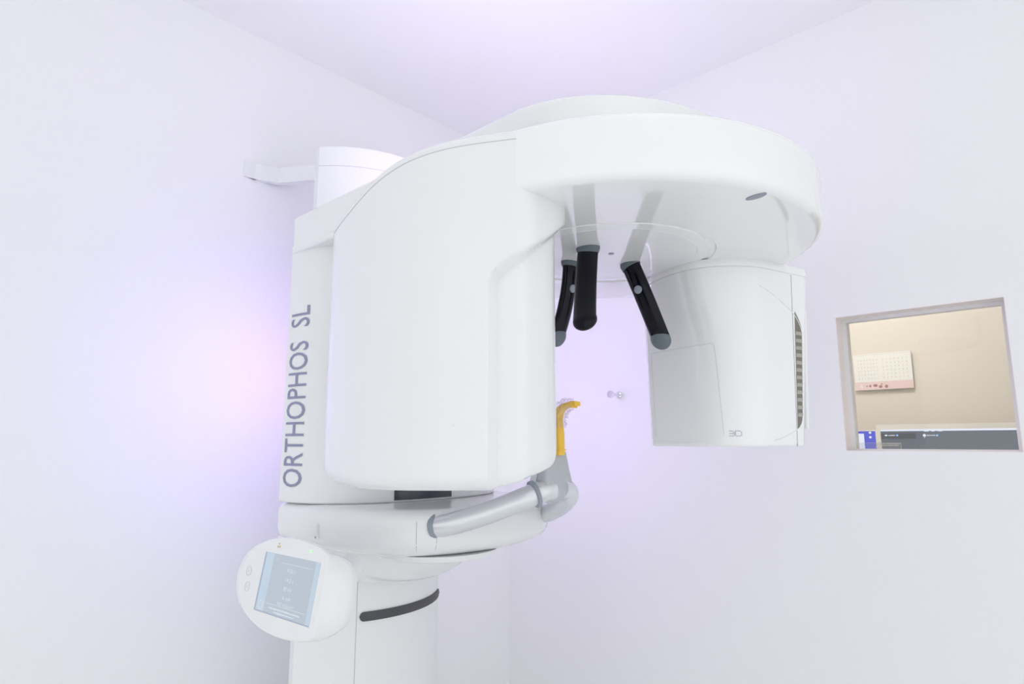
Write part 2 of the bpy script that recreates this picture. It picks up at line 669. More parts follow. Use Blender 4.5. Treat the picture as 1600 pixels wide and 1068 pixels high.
# --- support arm with round end over the ring
HWA = 0.2875
arm_out = [Vector((0.346, YC - HWA + .006)), Vector((0.352, YC - HWA))]
arm_out += [Vector((0.352 + (1.03 - 0.352) * i / 12, YC - HWA)) for i in range(1, 12)]
for i in range(61):
    a = -math.pi / 2 + math.pi * i / 60
    arm_out.append(Vector((1.03 + 0.232 * math.cos(a), YC + HWA * math.sin(a))))
arm_out += [Vector((1.03 - (1.03 - 0.352) * i / 12, YC + HWA)) for i in range(1, 12)]
arm_out += [Vector((0.352, YC + HWA)), Vector((0.346, YC + HWA - .006))]
b = MB().rings(slab(arm_out, [(1.886, 0)] + [(1.960 - .008 + .008 * math.sin(k * math.pi / 12), .008 * (1 - math.cos(k * math.pi / 12))) for k in range(7)]))
root = [p for p in superD(0.346, YC, HWA, 0.30, 7, 80)]
b.rings(slab(root, [(1.873, .003), (1.876, 0), (1.888, 0)]))
arm = b.build('support_arm', M_WHITE, mach, 32)

# --- rotating ring
prof = [(0.0, 1.884), (0.349, 1.884)]
prof += [(0.349 + .009 * math.sin(k * math.pi / 12), 1.875 + .009 * math.cos(k * math.pi / 12)) for k in range(1, 7)]
prof += [(0.358, 1.84), (0.358, 1.804)]
prof += [(0.344 + .014 * math.cos(k * math.pi / 12), 1.804 - .014 * math.sin(k * math.pi / 12)) for k in range(1, 7)]
prof += [(0.30, 1.790), (0.188, 1.790), (0.186, 1.792), (0.05, 1.792), (0.0, 1.792)]
ring = MB().lathe(prof, (CX, CY), 160).build('rotating_ring', M_MIRROR, mach, 32)
# laser window on the underside
c0 = Vector((1.3335, -0.9024))
dvec = Vector((1.3466 - 1.3205, -0.9044 + 0.9003)).normalized()
dper = Vector((-dvec.y, dvec.x))
Rr = []
for z, sc in ((1.7906, 1.0), (1.7890, 1.0), (1.7885, .85)):
    Rr.append([Vector((*(c0 + dvec * .0155 * sc * math.cos(k * math.pi / 16) + dper * .0075 * sc * math.sin(k * math.pi / 16)), z)) for k in range(32)])
o = MB().rings(Rr).build('laser_window', M_RING, ring)
o['label'] = 'small oval blue grey laser window'

# --- fixed centre plate under the ring
PX, PY = 1.020, -0.806
prof = [(0.0, 1.7925), (0.178, 1.7925), (0.178, 1.7898), (0.1772, 1.7890), (0.1570, 1.7878), (0.1564, 1.7884), (0.1558, 1.7878), (0.0, 1.7872)]
plate = MB().lathe(prof, (PX, PY), 128).build('centre_plate', M_MIRROR, mach, 20)
MB().lathe([(0, 1.788), (.005, 1.788), (.005, 1.7862), (.003, 1.7858), (0, 1.7858)], (1.036, -0.823), 24).build('indicator_dot', M_RING, plate)


# --- head supports: three black curved bars
def head_support(top, bot, bow, wid, axis_w, cap_in, name, label, button=True, tip_side=None):
    """top, bot: 3D ends; bow: sideways bow vector; axis_w: direction of the wide side"""
    top, bot = Vector(top), Vector(bot)
    pts = []
    n = 28
    for i in range(n + 1):
        u = i / n
        pts.append(top.lerp(bot, u) + Vector(bow) * 4 * u * (1 - u))
    rad = []
    for i in range(n + 1):
        u = i / n
        rad.append(wid * (1.0 + 0.04 * u))
    # rounded tip
    tdir = (pts[-1] - pts[-2]).normalized()
    tip = []
    trad = []
    for k in range(1, 8):
        a = k * math.pi / 14
        tip.append(pts[-1] + tdir * wid * math.sin(a))
        trad.append(max(rad[-1] * math.cos(a), .0005))
    bar = MB().tube(pts + tip, rad + trad, 28, True, 0.55, Vector(axis_w)).build('head_support', M_BLACK, mach, 60)
    bar['label'] = label
    # grey socket at the plate
    t0 = (pts[1] - pts[0]).normalized()
    MB().tube([pts[0] + Vector((0, 0, .010)), pts[0] + t0 * .002, pts[0] + t0 * .008], [wid * 1.14, wid * 1.13, wid * 1.04], 28, True, 0.68, Vector(axis_w)).build('socket', M_GREY, bar, 50)
    wv = Vector(axis_w).normalized()
    cap_in = Vector(cap_in).normalized()
    if button:
        # round grey button on the inner side
        i = int(n * .36)
        td = (pts[i + 1] - pts[i - 1]).normalized()
        nn = td.cross(wv).normalized()
        if nn.dot(cap_in) < 0:
            nn = -nn
        bw = td.cross(nn)
        c = pts[i] + nn * (wid * .55 - .002)
        Rr = []
        for q, sc in ((0, 1), (.0035, 1), (.0045, .8)):
            Rr.append([c + nn * q + (td * math.cos(k * math.pi / 12) + bw * math.sin(k * math.pi / 12)) * .0078 * sc for k in range(24)])
        MB().rings(Rr).build('button', M_RING, bar, 40)
    # grey pad at the tip, on the inner side
    td = tdir
    nn = td.cross(wv).normalized()
    if nn.dot(cap_in) < 0:
        nn = -nn
    bw = td.cross(nn)
    c = pts[-1] + nn * wid * .10
    Rr = []
    rp = wid * 1.09
    for k in range(0, 13):
        a = -math.pi / 2 + math.pi * k / 12
        Rr.append([c + nn * rp * .62 * math.sin(a) + (td * math.cos(j * math.pi / 14) + bw * math.sin(j * math.pi / 14)) * max(rp * math.cos(a), .0003) for j in range(28)])
    MB().rings(Rr).build('tip_pad', M_GREY if button else M_BLACK, bar, 60)
    return bar


u3 = Vector((1, 0, 0))
w3 = Vector((0, 1, 0))
head_support((1.026, -0.880, 1.7865), (1.046, -0.921, 1.650), (-0.010, 0.012, 0), .0193, (1, 0.25, 0), (0, 1, 0), 'near',
             'black curved head support bar seen from its plain outer side', False)
head_support((1.025, -0.744, 1.7865), (1.060, -0.699, 1.642), (0.006, -.010, 0), .0188, (1, 0, 0), (0, -1, 0), 'far',
             'black curved head support bar with grey button and tip')
head_support((0.946, -0.829, 1.7865), (0.912, -0.829, 1.648), (0.008, 0, 0), .0182, (0, 1, 0), (1, 0, 0), 'front',
             'black forehead support bar beside the tube housing')


# --- tube housing: big curved shell
def smooth01(x):
    x = min(max(x, 0), 1)
    return x * x * (3 - 2 * x)


outer = [(-0.298, -0.188), (-0.327, -0.1625), (-0.357, -0.132), (-0.3855, -0.0955), (-0.414, -0.041), (-0.4333, 0.0195),
         (-0.4447, 0.082), (-0.4518, 0.150), (-0.4548, 0.213)]
back = [(-0.447, 0.262), (-0.415, 0.290), (-0.36, 0.292), (-0.28, 0.262), (-0.225, 0.205), (-0.195, 0.13), (-0.183, 0.03), (-0.180, -0.06)]
inner = [(-0.1895, -0.112), (-0.207, -0.150), (-0.237, -0.1735), (-0.268, -0.184)]
ctrl = [Vector(p) for p in (outer + back + inner)]
HO = resample(catmull(ctrl, 16, True), 300)          # in (a, t)
for _ in range(10):
    HO = [(HO[i - 1] + HO[i] * 2 + HO[(i + 1) % len(HO)]) / 4 for i in range(len(HO))]
HOW = [AT(p.x, p.y) for p in HO]

NH = len(HO)
arcL = [0.0]
for i in range(1, NH):
    arcL.append(arcL[-1] + (HOW[i] - HOW[i - 1]).length)
# the recess starts near a=-.335,t=-.155 on the outer curve (going backwards through index 0)
iS = min(range(0, 80), key=lambda i: (HO[i] - Vector((-0.338, -0.1515))).length)
per = arcL[-1] + (HOW[0] - HOW[-1]).length
iE = min(range(80, NH), key=lambda i: (HO[i] - Vector((-0.20, 0.15))).length)
ZT_MAIN = 1.884


def prof_top(a, t):
    # the crown falls slightly towards the outer end
    return ZT_MAIN - 0.040 * smooth01((t + 0.10) / 0.36) ** 1.2


levels = 130
REC = 0.0165
rows = []
insets_top = [(0.0, 0.020), (0.006, 0.0105), (0.014, .0045), (.022, .001), (.030, 0.0)]


def recess_s(i):
    """distance in metres inside the recess, measured from its outer edge along the outline (negative outside)"""
    if i <= iS:
        return arcL[iS] - arcL[i]
    s = arcL[iS] + per - arcL[i]
    e = arcL[i] - arcL[iE]
    return min(s, e) if e > -0.05 else e


RS = [recess_s(i) for i in range(NH)]
for j in range(levels + 1):
    v = j / levels
    ins = []
    zs = []
    for i in range(NH):
        a, t = HO[i].x, HO[i].y
        rs = RS[i]
        zt = prof_top(a, t)
        zb = 1.3805 - 0.040 * min(max(t, -0.17), 0.10)
        step = smooth01((rs + .002) / 0.010)
        zb += step * (0.004 + 0.036 * min(max((rs - 0.005) / 0.19, 0), 1))
        # vertical spacing: dense at both ends
        h = zt - zb
        rb, rt = 0.022 + 0.014 * smooth01((t + 0.05) / 0.30), 0.012
        nb = 12
        if j <= nb:
            th = math.pi / 2 * j / nb
            z = zb + rb * (1 - math.cos(th))
            d = rb * (1.1 - 0.75 * step) * (1 - math.sin(th))
        elif j >= levels - 10:
            th = math.pi / 2 * (j - (levels - 10)) / 10
            z = zt - rt + rt * math.sin(th)
            d = rt * (1 - math.cos(th))
        else:
            q = (j - nb) / (levels - 10 - nb)
            z = zb + rb + q * (h - rb - rt)
            d = 0.0
        # recessed window field with a rounded upper left corner and rising upper edge
        ztop = 1.692 + 0.085 * smooth01(rs / 0.19) + 0.0
        cr = 0.035
        if rs < cr:
            dd = cr - math.sqrt(max(cr * cr - (cr - max(rs, 0)) ** 2, 0))
            ztop -= dd
        ins_r = smooth01((rs + .002) / 0.010) * (1 - smooth01((z - ztop + .012) / 0.014))
        ins.append(d + REC * ins_r)
        zs.append(z)
    Q = inset2d(HOW, ins)
    rows.append([Vector((q.x, q.y, z)) for q, z in zip(Q, zs)])
housing = MB().rings(rows).build('tube_housing', M_WHITE, mach, 40)
housing['label'] = 'tall curved white X-ray tube housing hanging from the ring'

# seam just under the crown of the housing
sel = [i for i in list(range(0, NH)) if HO[i].x < -0.29 and RS[i] < 0.09 and HO[i].y > -0.19]
ordered = sorted(sel, key=lambda i: HO[i].y)
R = []
for i in ordered:
    a, t = HO[i].x, HO[i].y
    z = prof_top(a, t) - 0.0165
    p = HOW[i]
    d = (HOW[(i + 1) % NH] - HOW[i - 1]).normalized()
    nn = Vector((d.y, -d.x))
    if nn.dot(p - Vector((CX, CY))) < 0:
        nn = -nn
    c = Vector((p.x, p.y, z))
    n3 = Vector((nn.x, nn.y, 0))
    R.append([c - n3 * .002 + Vector((0, 0, .0005)), c + n3 * .0005 + Vector((0, 0, .0005)), c + n3 * .0005 - Vector((0, 0, .0005)), c - n3 * .002 - Vector((0, 0, .0005))])
MB().rings(R).build('crown_seam', M_SEAM2, housing)
# small blind screw cap
i0 = min(range(NH), key=lambda i: (HO[i] - Vector((-0.370, -0.118))).length)
p = HOW[i0]
dd = (HOW[i0 + 1] - HOW[i0 - 1]).normalized()
nn = Vector((dd.y, -dd.x))
if nn.dot(p - Vector((CX, CY))) < 0:
    nn = -nn
n3 = Vector((nn.x, nn.y, 0))
d3 = Vector((dd.x, dd.y, 0))
c = Vector((p.x, p.y, 1.472))
MB().rings([[c + n3 * q + (d3 * math.cos(k * math.pi / 8) + Vector((0, 0, 1)) * math.sin(k * math.pi / 8)) * r for k in range(16)] for q, r in ((-.001, .0022), (.0006, .002), (.0010, .001))]).build('screw_cap', M_WHITE2, housing)

# --- sensor housing
ZS0, ZS1 = 1.441, 1.7905


def sensor_outline(z):
    u = smooth01((z - 1.60) / 0.19)
    v = (z - ZS0) / (ZS1 - ZS0)
    tf = 0.108 + 0.014 * v
    tn = -0.124 - 0.006 * v
    ab = 0.366 + 0.036 * v
    fa = 0.180
    P = [(fa, tf), (fa, tn), (ab, tn + .004), (ab + .004, tf)]
    Q = round_poly(P, [0.012, 0.095, 0.014, 0.02], 14)
    Q = resample(Q, 220)
    out = []
    for q in Q:
        w_ = max(0.0, 1 - ((q.y + 0.01) / 0.125) ** 2)
        near = max(0.0, 1 - (q.x - fa) / 0.10)
        out.append(Vector((q.x - (0.004 + 0.030 * u) * w_ * near, q.y)))
    return out


SD = []                                         # (z, inset)
for k in range(7):
    a = math.pi / 2 * k / 6
    SD.append((ZS0 + .007 * (1 - math.cos(a)), .007 * (1 - math.sin(a))))
for k in range(1, 40):
    SD.append((ZS0 + .007 + (1.7735 - ZS0 - .007) * k / 40, 0))
SD += [(1.7735, 0), (1.7742, .002), (1.7752, .002), (1.776, 0.0), (1.783, -.001), (1.7905, 0.001)]
R = []
for z, d in SD:
    Q = [AT(q.x, q.y) for q in sensor_outline(z)]
    if d:
        Q = inset2d(Q, d)
    R.append([Vector((q.x, q.y, z)) for q in Q])
sensor = MB().rings(R).build('sensor_housing', M_MIRROR, mach, 32)
sensor['label'] = 'white box shaped sensor housing with side vent hanging from the ring'


# frame on the face of the sensor: t across, z up, pushed out by off
def SF(t, z, off=0.0):
    Q = sensor_outline(z)
    best = None
    for i in range(len(Q)):
        q, r = Q[i], Q[(i + 1) % len(Q)]
        if (q.y - t) * (r.y - t) <= 0 and abs(r.y - q.y) > 1e-9 and q.x < 0.24:
            f = (t - q.y) / (r.y - q.y)
            best = q.x + (r.x - q.x) * f
            break
    if best is None:
        best = 0.18
    return AT(best - off, t, z)


def SS(a, z, off=0.0):
    """point on the near side of the sensor"""
    Q = sensor_outline(z)
    best = -0.13
    for i in range(len(Q)):
        q, r = Q[i], Q[(i + 1) % len(Q)]
        if (q.x - a) * (r.x - a) <= 0 and abs(r.x - q.x) > 1e-9 and q.y < -0.05:
            best = q.y + (r.y - q.y) * (a - q.x) / (r.x - q.x)
            break
    return AT(a, best - off, z)


def ribbon_line(name, pts, w_, m, parent):
    """hair line as a very thin raised tube"""
    return MB().tube(pts, w_, 6).build(name, m, parent, 60)


tl, tr, zt = 0.0945, -0.0715, 1.632
pts = [SF(tl - .006 + .0 * k, 1.463 + (zt - .004 - 1.463) * k / 12, .0) for k in range(13)]
pts = [SF(0.0875 + (tl - 0.0875) * k / 12, 1.463 + (zt - .004 - 1.463) * k / 12) for k in range(13)]
pts += [SF(tl - .001, zt - .001), SF(tl - .004, zt)]
pts += [SF(tl + (tr - tl) * k / 16, zt) for k in range(1, 16)]
pts += [SF(tr + .004, zt), SF(tr + .001, zt - .001)]
pts += [SF(tr + (-0.0805 - tr) * k / 12, zt - .004 + (1.463 - zt + .004) * k / 12) for k in range(13)]
ribbon_line('panel_line', pts, 0.00036, M_SEAM2, sensor)


# stylised 3D mark
def stroke(b, P, r=0.0005):
    b.tube([SF(p[0], p[1], .0004) for p in P], r, 6)


b = MB()
t0, t1 = -0.0885, -0.0955
z0, z1 = 1.4605, 1.4695
stroke(b, [(t0, z1), (t1 + .002, z1), (t1, z1 - .002), (t1, z0 + .001), (t1 + .001, z0), (t0, z0)])
stroke(b, [(t0, (z0 + z1) / 2), (t1 - .0002, (z0 + z1) / 2)])
b.build('printed_figure_three', M_LETTER2, sensor, 60)
b = MB()
t0, t1 = -0.0972, -0.1042
stroke(b, [(t0, z1), (t1 + .002, z1), (t1, z1 - .002), (t1, z0 + .001), (t1 + .001, z0), (t0 - .001, z0), (t0, z0 + .001), (t0, z1)])
b.build('printed_letter_d', M_LETTER2, sensor, 60)

# seam between the front cover and rear housing, on the near side
ribbon_line('cover_seam', [SS(0.337 + 0.008 * k / 30, 1.4415 + (1.773 - 1.4415) * k / 30) for k in range(31)], 0.0006, M_SEAM, sensor)
# curved edge of the front cover sweeping down beside the vent
edge = catmull([(0.252, 1.7395, 0), (0.285, 1.728, 0), (0.322, 1.710, 0), (0.350, 1.692, 0), (0.3665, 1.668, 0), (0.3685, 1.64, 0),
                (0.360, 1.53, 0), (0.3565, 1.495, 0), (0.349, 1.480, 0), (0.335, 1.4715, 0), (0.30, 1.459, 0), (0.27, 1.4525, 0)], 8)
ribbon_line('cover_edge', [SS(p.x, p.y) for p in edge], 0.0011, M_WHITE2, sensor)
# vent: dark cavity plate, rim and slats


def vent_half(z):
    return 0.0085 + 0.0005 * (z - 1.56) / 0.1


b = MB()
R = []
for k in range(41):
    z = 1.474 + (1.700 - 1.474) * k / 40
    aL = 0.3405 + 0.0085 * (z - 1.474) / 0.2
    aR = 0.3565 + 0.0125 * (z - 1.48) / 0.19
    if z > 1.66:
        aR = 0.3690 - 0.019 * ((z - 1.66) / 0.04) ** 2
    if z < 1.492:
        aR = 0.3565 - 0.015 * ((1.492 - z) / 0.018) ** 2
    aR = max(aR, aL + .0004)
    R.append([SS(aL, z, .0006), SS(aR, z, .0006), SS(aR, z, -.003), SS(aL, z, -.003)])
b.rings(R)
vent = b.build('vent', M_VENTDK, sensor, 30)
vent['label'] = 'narrow vertical vent with warm grey slats'
for k in range(12):
    z = 1.4965 + k * 0.0143
    aL = 0.3405 + 0.0085 * (z - 1.474) / 0.2
    aR = 0.3565 + 0.0125 * (z - 1.48) / 0.19
    P0 = [SS(aL + .0005, z, .0004), SS(aR - .0005, z, .0004), SS(aR - .0005, z + .0065, .0022), SS(aL + .0005, z + .0065, .0022)]
    P1 = [SS(aL + .0005, z + .0080, .0004), SS(aR - .0005, z + .0080, .0004)]
    MB().add(P0 + P1, [(0, 1, 2, 3), (3, 2, 5, 4), (0, 3, 4), (1, 5, 2), (0, 4, 5, 1)]).build('slat', M_VENT, sensor)
# rear handle strip on the back corner
ribbon_line('rear_strip', [AT(0.372 + .018 * k / 10, -0.118, 1.475 + .235 * k / 10) for k in range(11)], 0.0045, M_WHITE2, sensor)

# --- handle platform
hp = [(0.345, .284), (0.40, .284), (0.46, .280), (0.53, .270), (0.60, .252), (0.66, .225), (0.705, .185), (0.735, .130), (0.752, .065), (0.757, 0.0)]
pl = [(x, YC - h) for x, h in hp] + [(x, YC + h) for x, h in hp[-2::-1]]
plo = catmull([(x, y, 0) for x, y in pl], 8)
plo = [Vector((p.x, p.y)) for p in plo]
L = [(1.226, .115), (1.2275, .080), (1.231, .052), (1.238, .030), (1.248, .013), (1.260, .003), (1.272, .000), (1.303, .0), (1.310, .0015), (1.3155, .005), (1.3195, .0105), (1.322, .018), (1.3235, .030)]
R = []
for z, d in L:
    Q = inset2d(plo, d)
    Q[0] = Vector((0.345, plo[0].y + d))
    Q[-1] = Vector((0.345, plo[-1].y - d))
    R.append([Vector((max(q.x, 0.345), q.y, z)) for q in Q])
platform = MB().rings(R).build('handle_platform', M_WHITE, mach, 40)
# thin seam lines of the front cover
def plat_pt(idx, z):
    ds = [l for l in L]
    for (z0_, d0), (z1_, d1) in zip(L, L[1:]):
        if z0_ <= z <= z1_:
            d = d0 + (d1 - d0) * (z - z0_) / (z1_ - z0_)
            break
    else:
        d = 0
    q = inset2d(plo, d)[idx]
    return Vector((q.x, q.y, z))


def plat_idx(x, near=True):
    c = [i for i in range(len(plo)) if (plo[i].y < YC) == near]
    return min(c, key=lambda i: abs(plo[i].x - x))


for nm, xx, nr in (('cover_seam', 0.722, True), ('cover_seam', 0.722, False), ('cover_seam', 0.70, True)):
    ix = plat_idx(xx, nr)
    ribbon_line(nm, [plat_pt(ix, 1.246 + (1.303 - 1.246) * k / 10) for k in range(11)], 0.0005, M_LETTER2, platform)
# little cable clip on the near side of the platform
def ppt(x, z, off=0.0):
    ix = plat_idx(x)
    p = plat_pt(ix, z)
    return p + Vector((0, -off, 0))


MB().tube([ppt(0.490, 1.262 + .028 * k / 8, .001) for k in range(9)], [.0045] * 8 + [.002], 12).build('cable_clip', M_WHITE2, platform, 50)
MB().tube([ppt(0.494, 1.262 + .004 * k, .005) for k in range(2)], .002, 8).build('clip_slot', M_LETTER2, platform, 50)

# --- collar between platform and column
colo = superD(0.24, YC, 0.236, 0.345, 2.3, 100)
L2 = [(1.134, .125), (1.142, .096), (1.152, .072), (1.166, .050), (1.182, .030), (1.200, .016), (1.218, .008), (1.236, .006)]
R = []
for z, d in L2:
    Q = inset2d(colo, d)
    Q[0] = Vector((0.24, colo[0].y + d))
    Q[-1] = Vector((0.24, colo[-1].y - d))
    R.append([Vector((max(q.x, 0.24), q.y, z)) for q in Q])
MB().rings(R).build('column_collar', M_WHITE, mach, 40)
MB().lathe([(0, 1.216), (.105, 1.216), (.122, 1.221), (.128, 1.232), (0, 1.232)], (0.60, YC - 0.055), 64).build('swivel_cover', M_WHITE2, mach, 30)

# --- handles and chin rest
for sgn in (-1, 1):
    rootp = Vector((0.690, YC + sgn * 0.160, 1.290))
    P = [rootp + Vector((-.05, sgn * .004, -.010)), rootp, Vector((0.735, YC + sgn * 0.1440, 1.296)), Vector((0.800, YC + sgn * 0.1125, 1.318)),
         Vector((0.850, YC + sgn * 0.0755, 1.342)), Vector((0.872, YC + sgn * 0.0405, 1.357)), Vector((0.878, YC + sgn * 0.012, 1.362))]
    pts = catmull(P, 8)
    hb = MB().tube(pts, 0.0205, 32).build('handle', M_SILVER if sgn < 0 else M_SILVER, mach, 50)
    hb['label'] = 'silver tubular patient handle'
    d0 = (Vector(P[2]) - P[1]).normalized()
    rootp = rootp + d0 * .022
    MB().tube([rootp - d0 * .006, rootp - d0 * .004, rootp + d0 * .004, rootp + d0 * .006], [.0225, .0245, .0245, .0225], 32).build('collar', M_RING, hb, 40)
    if sgn < 0:
        pe = pts[-11]
        d1 = (pts[-9] - pts[-13]).normalized()
        MB().tube([pe - d1 * .004, pe - d1 * .003, pe + d1 * .003, pe + d1 * .004], [.023, .0255, .0255, .023], 32).build('collar', M_RING, hb, 40)
# chin rest block: tapering upright
R = []
for z, x0_, x1_, hy, rr in ((1.338, .862, .880, .026, .008), (1.342, .857, .887, .034, .010), (1.352, .854, .893, .041, .012), (1.364, .856, .894, .043, .012), (1.378, .861, .891, .040, .010), (1.400, .865, .887, .035, .006), (1.428, .867, .884, .0295, .004), (1.4315, .868, .883, .0285, .004)):
    Q = round_poly([(x0_, YC - hy), (x1_, YC - hy), (x1_, YC + hy), (x0_, YC + hy)], rr, 6)
    R.append([Vector((p.x, p.y, z)) for p in Q])
chin = MB().rings(R).build('chin_rest', M_SILVER2, mach, 40)
R = []
for z, x0_, x1_, hy in ((1.352, .846, .862, .040), (1.375, .848, .864, .040), (1.425, .856, .868, .030)):
    R.append([Vector((x, YC + y, z)) for x, y in ((x0_, -hy), (x1_, -hy), (x1_, hy), (x0_, hy))])
MB().rings(R).build('chin_plate', M_SILVER, mach, 30)

# --- control panel
PC = Vector((0.6290, -1.2039, 1.2104))
PA = Vector((0.998, 0.0633, 0)).normalized()
PN = Vector((0.0623, -0.9822, 0.1769)).normalized()
PB = PN.cross(PA).normalized()


def PF(x, y, n=0.0):
    return PC + PA * x + PB * y + PN * n


def pan_outline(w0, h0, cut, N=96):
    P = []
    for i in range(N):
        a = 2 * math.pi * i / N
        c, s = math.cos(a), math.sin(a)
        x = w0 * math.copysign(abs(c) ** (2 / 2.15), c)
        y = h0 * math.copysign(abs(s) ** (2 / 2.15), s)
        P.append(Vector((x, y)))
    return P


# body: full ellipse at the back whose right flank slopes down from the flat face
N = 128
FOLD = 0.097


def body_ring(w0, h0, n_left, n_right, cut_=None):
    out = []
    for p in pan_outline(w0, h0, None, N):
        x, y = p.x, p.y
        n = n_left
        if x > FOLD - .02:
            n = n_left + (n_right - n_left) * smooth01((x - FOLD + .02) / 0.075)
        if cut_ is not None and x > cut_:
            x = cut_ + (x - cut_) * .03
            n = n_left
        elif x > FOLD:
            x = FOLD + (x - FOLD) * .37
        out.append(PF(x, y, n))
    return out


R = [body_ring(.090, .045, -.050, -.060), body_ring(.135, .062, -.040, -.056), body_ring(.166, .0745, -.018, -.050), body_ring(.1715, .0775, -.009, -.043),
     body_ring(.171, .0775, -.0035, -.034), body_ring(.1595, .0772, -.0012, -.010, FOLD + .004), body_ring(.1565, .0762, -.0002, 0, FOLD), body_ring(.1545, .0748, 0.0, 0, FOLD - .003)]
panel = MB().rings(R).build('control_panel', M_WHITE, mach, 50)
panel['label'] = 'oval white control panel with grey blue touch screen'
MB().tube([PF(.02, .01, -.03), PF(.03, .01, -.075), PF(.02, .045, -.115)], .022, 20).build('panel_arm', M_WHITE2, mach, 50)


def pan_rect(name, x0, x1, y0, y1, n0, n1, m, parent):
    return MB().box(x0, x1, y0, y1, n0, n1, lambda x, y, z: PF(x, y, z)).build(name, m, parent)


scr = pan_rect('screen', -.0842, .0842, -.0481, .0481, -.002, .0004, E_LCD, panel)
scr['label'] = 'grey blue touch screen'
pan_rect('screen_band', -.080, -.055, -.0478, .0478, .0003, .0005, E_LCD2, scr)
pan_rect('screen_band', .072, .0842, -.0478, .0478, .0003, .0005, E_LCD2, scr)
pan_rect('screen_edge', -.0842, -.080, -.0478, .0478, .0003, .0006, E_LCD3, scr)
pan_rect('screen_edge', -.080, .0842, -.0481, -.0462, .0003, .0006, E_LCD3, scr)
fr = lambda x, y, z: PF(x, y, z)
MB().box(-.028, .066, .0352, .0358, .0005, .0007, fr).build('screen_rule', E_LCDTXT, scr)
MB().box(-.052, .068, -.0322, -.0316, .0005, .0007, fr).build('screen_rule', E_LCDTXT, scr)
for s_, yy, sz, xx in (('VOL1', .0235, .0085, .006), ('14.2 s', .0085, .0085, .006), ('85 kV', -.0055, .0085, .006), ('6 mA', -.0195, .0085, .008), ('937 mGycm²', -.0300, .0075, .008)):
    V, Fc = text_mesh(s_, sz)
    mesh('screen_text', [PF(v.x * 1.25 + xx, v.y - sz * .3 + yy + .002, .0008) for v in V], Fc, E_LCDTXT, scr)
V, Fc = text_mesh('3D', .008)
mesh('screen_text', [PF(v.x * 1.3 - .040, v.y + .0375, .0008) for v in V], Fc, E_LCDOR, scr)
b = MB()
for row, (yy, x0_, x1_) in enumerate(((-.0375, -.040, .052), (-.0425, -.022, .038))):
    x = x0_
    while x < x1_:
        wd = random.uniform(.0015, .0045)
        b.box(x, x + wd, yy - random.uniform(.0008, .0016), yy + random.uniform(.0006, .0015), .0006, .0008, fr)
        x += wd + .0011
tag(b.build('screen_small_text', E_LCDTXT, scr), kind='stuff')


def pan_ring(name, cx_, cy_, r, wd, m, parent, n=.0004):
    R = []
    for k in range(28):
        a = 2 * math.pi * k / 28
        c, s = math.cos(a), math.sin(a)
        R.append([PF(cx_ + (r - wd) * c, cy_ + (r - wd) * s, n - .0006), PF(cx_ + r * c, cy_ + r * s, n - .0006), PF(cx_ + r * c, cy_ + r * s, n), PF(cx_ + (r - wd) * c, cy_ + (r - wd) * s, n)])
    R.append(R[0])
    return MB().rings(R, False).build(name, m, parent, 60)


M_MARK = grain(mat('faint_grey_print', (0.62, 0.62, 0.67), 0.5), 30, 0.0, 1, 0.97)
for cy_, up in ((.0100, 1), (-.0155, -1)):
    rg = pan_ring('button', -.1275 + (.005 if up < 0 else 0), cy_, .0082, .0007, M_MARK, panel)
    xx = -.1275 + (.005 if up < 0 else 0)
    MB().add([PF(xx - .0018, cy_ - .001 * up, .0005), PF(xx + .0018, cy_ - .001 * up, .0005), PF(xx, cy_ + .0028 * up, .0005)], [(0, 1, 2)]).build('button_arrow', M_MARK, panel)
pan_ring('button', -.0660, -.037, .0075, .0008, E_LCDTXT, scr, .0008)
# radiation symbol and green light
b = MB()
for k in range(3):
    a0 = math.radians(90 + 120 * k)
    P = [PF(-.047 + r * math.cos(a0 + da), .0615 + r * math.sin(a0 + da), .0004) for r, da in ((.0016, -.45), (.0046, -.5), (.0050, 0), (.0046, .5), (.0016, .45))]
    b.add(P, [(0, 1, 2, 3, 4)])
o = b.build('radiation_symbol', M_AMBER, panel)
MB().rings([[PF(.0505 + r * math.cos(k * math.pi / 8), .0625 + r * math.sin(k * math.pi / 8), n) for k in range(16)] for r, n in ((.0026, -.0004), (.0024, .0008), (.0012, .0013))]).build('indicator_light', E_GREEN, panel)

# --- light strips on the back of the carriage
o = MB().box(0.334, 0.3455, -1.065, -1.045, 1.36, 1.85).build('light_strip', E_LED, mach)
o['label'] = 'violet light strip on the back of the carriage'
o = MB().box(0.350, 0.380, -0.528, -0.515, 1.36, 1.85).build('light_strip', E_LEDF, mach)
o['label'] = 'pale violet light strip on the far side of the carriage'
for y in (YC - .18, YC + .18):
    o = MB().box(0.50, 1.00, y - .02, y + .02, 1.959, 1.966).build('light_strip', E_LEDT, mach)
    o['label'] = 'lavender light strip on top of the support arm'
o = MB().box(0.206, 0.216, -0.945, -0.933, 1.50, 1.76).build('light_strip', E_LEDP, mach)
o['label'] = 'pink light strip on the back of the column'

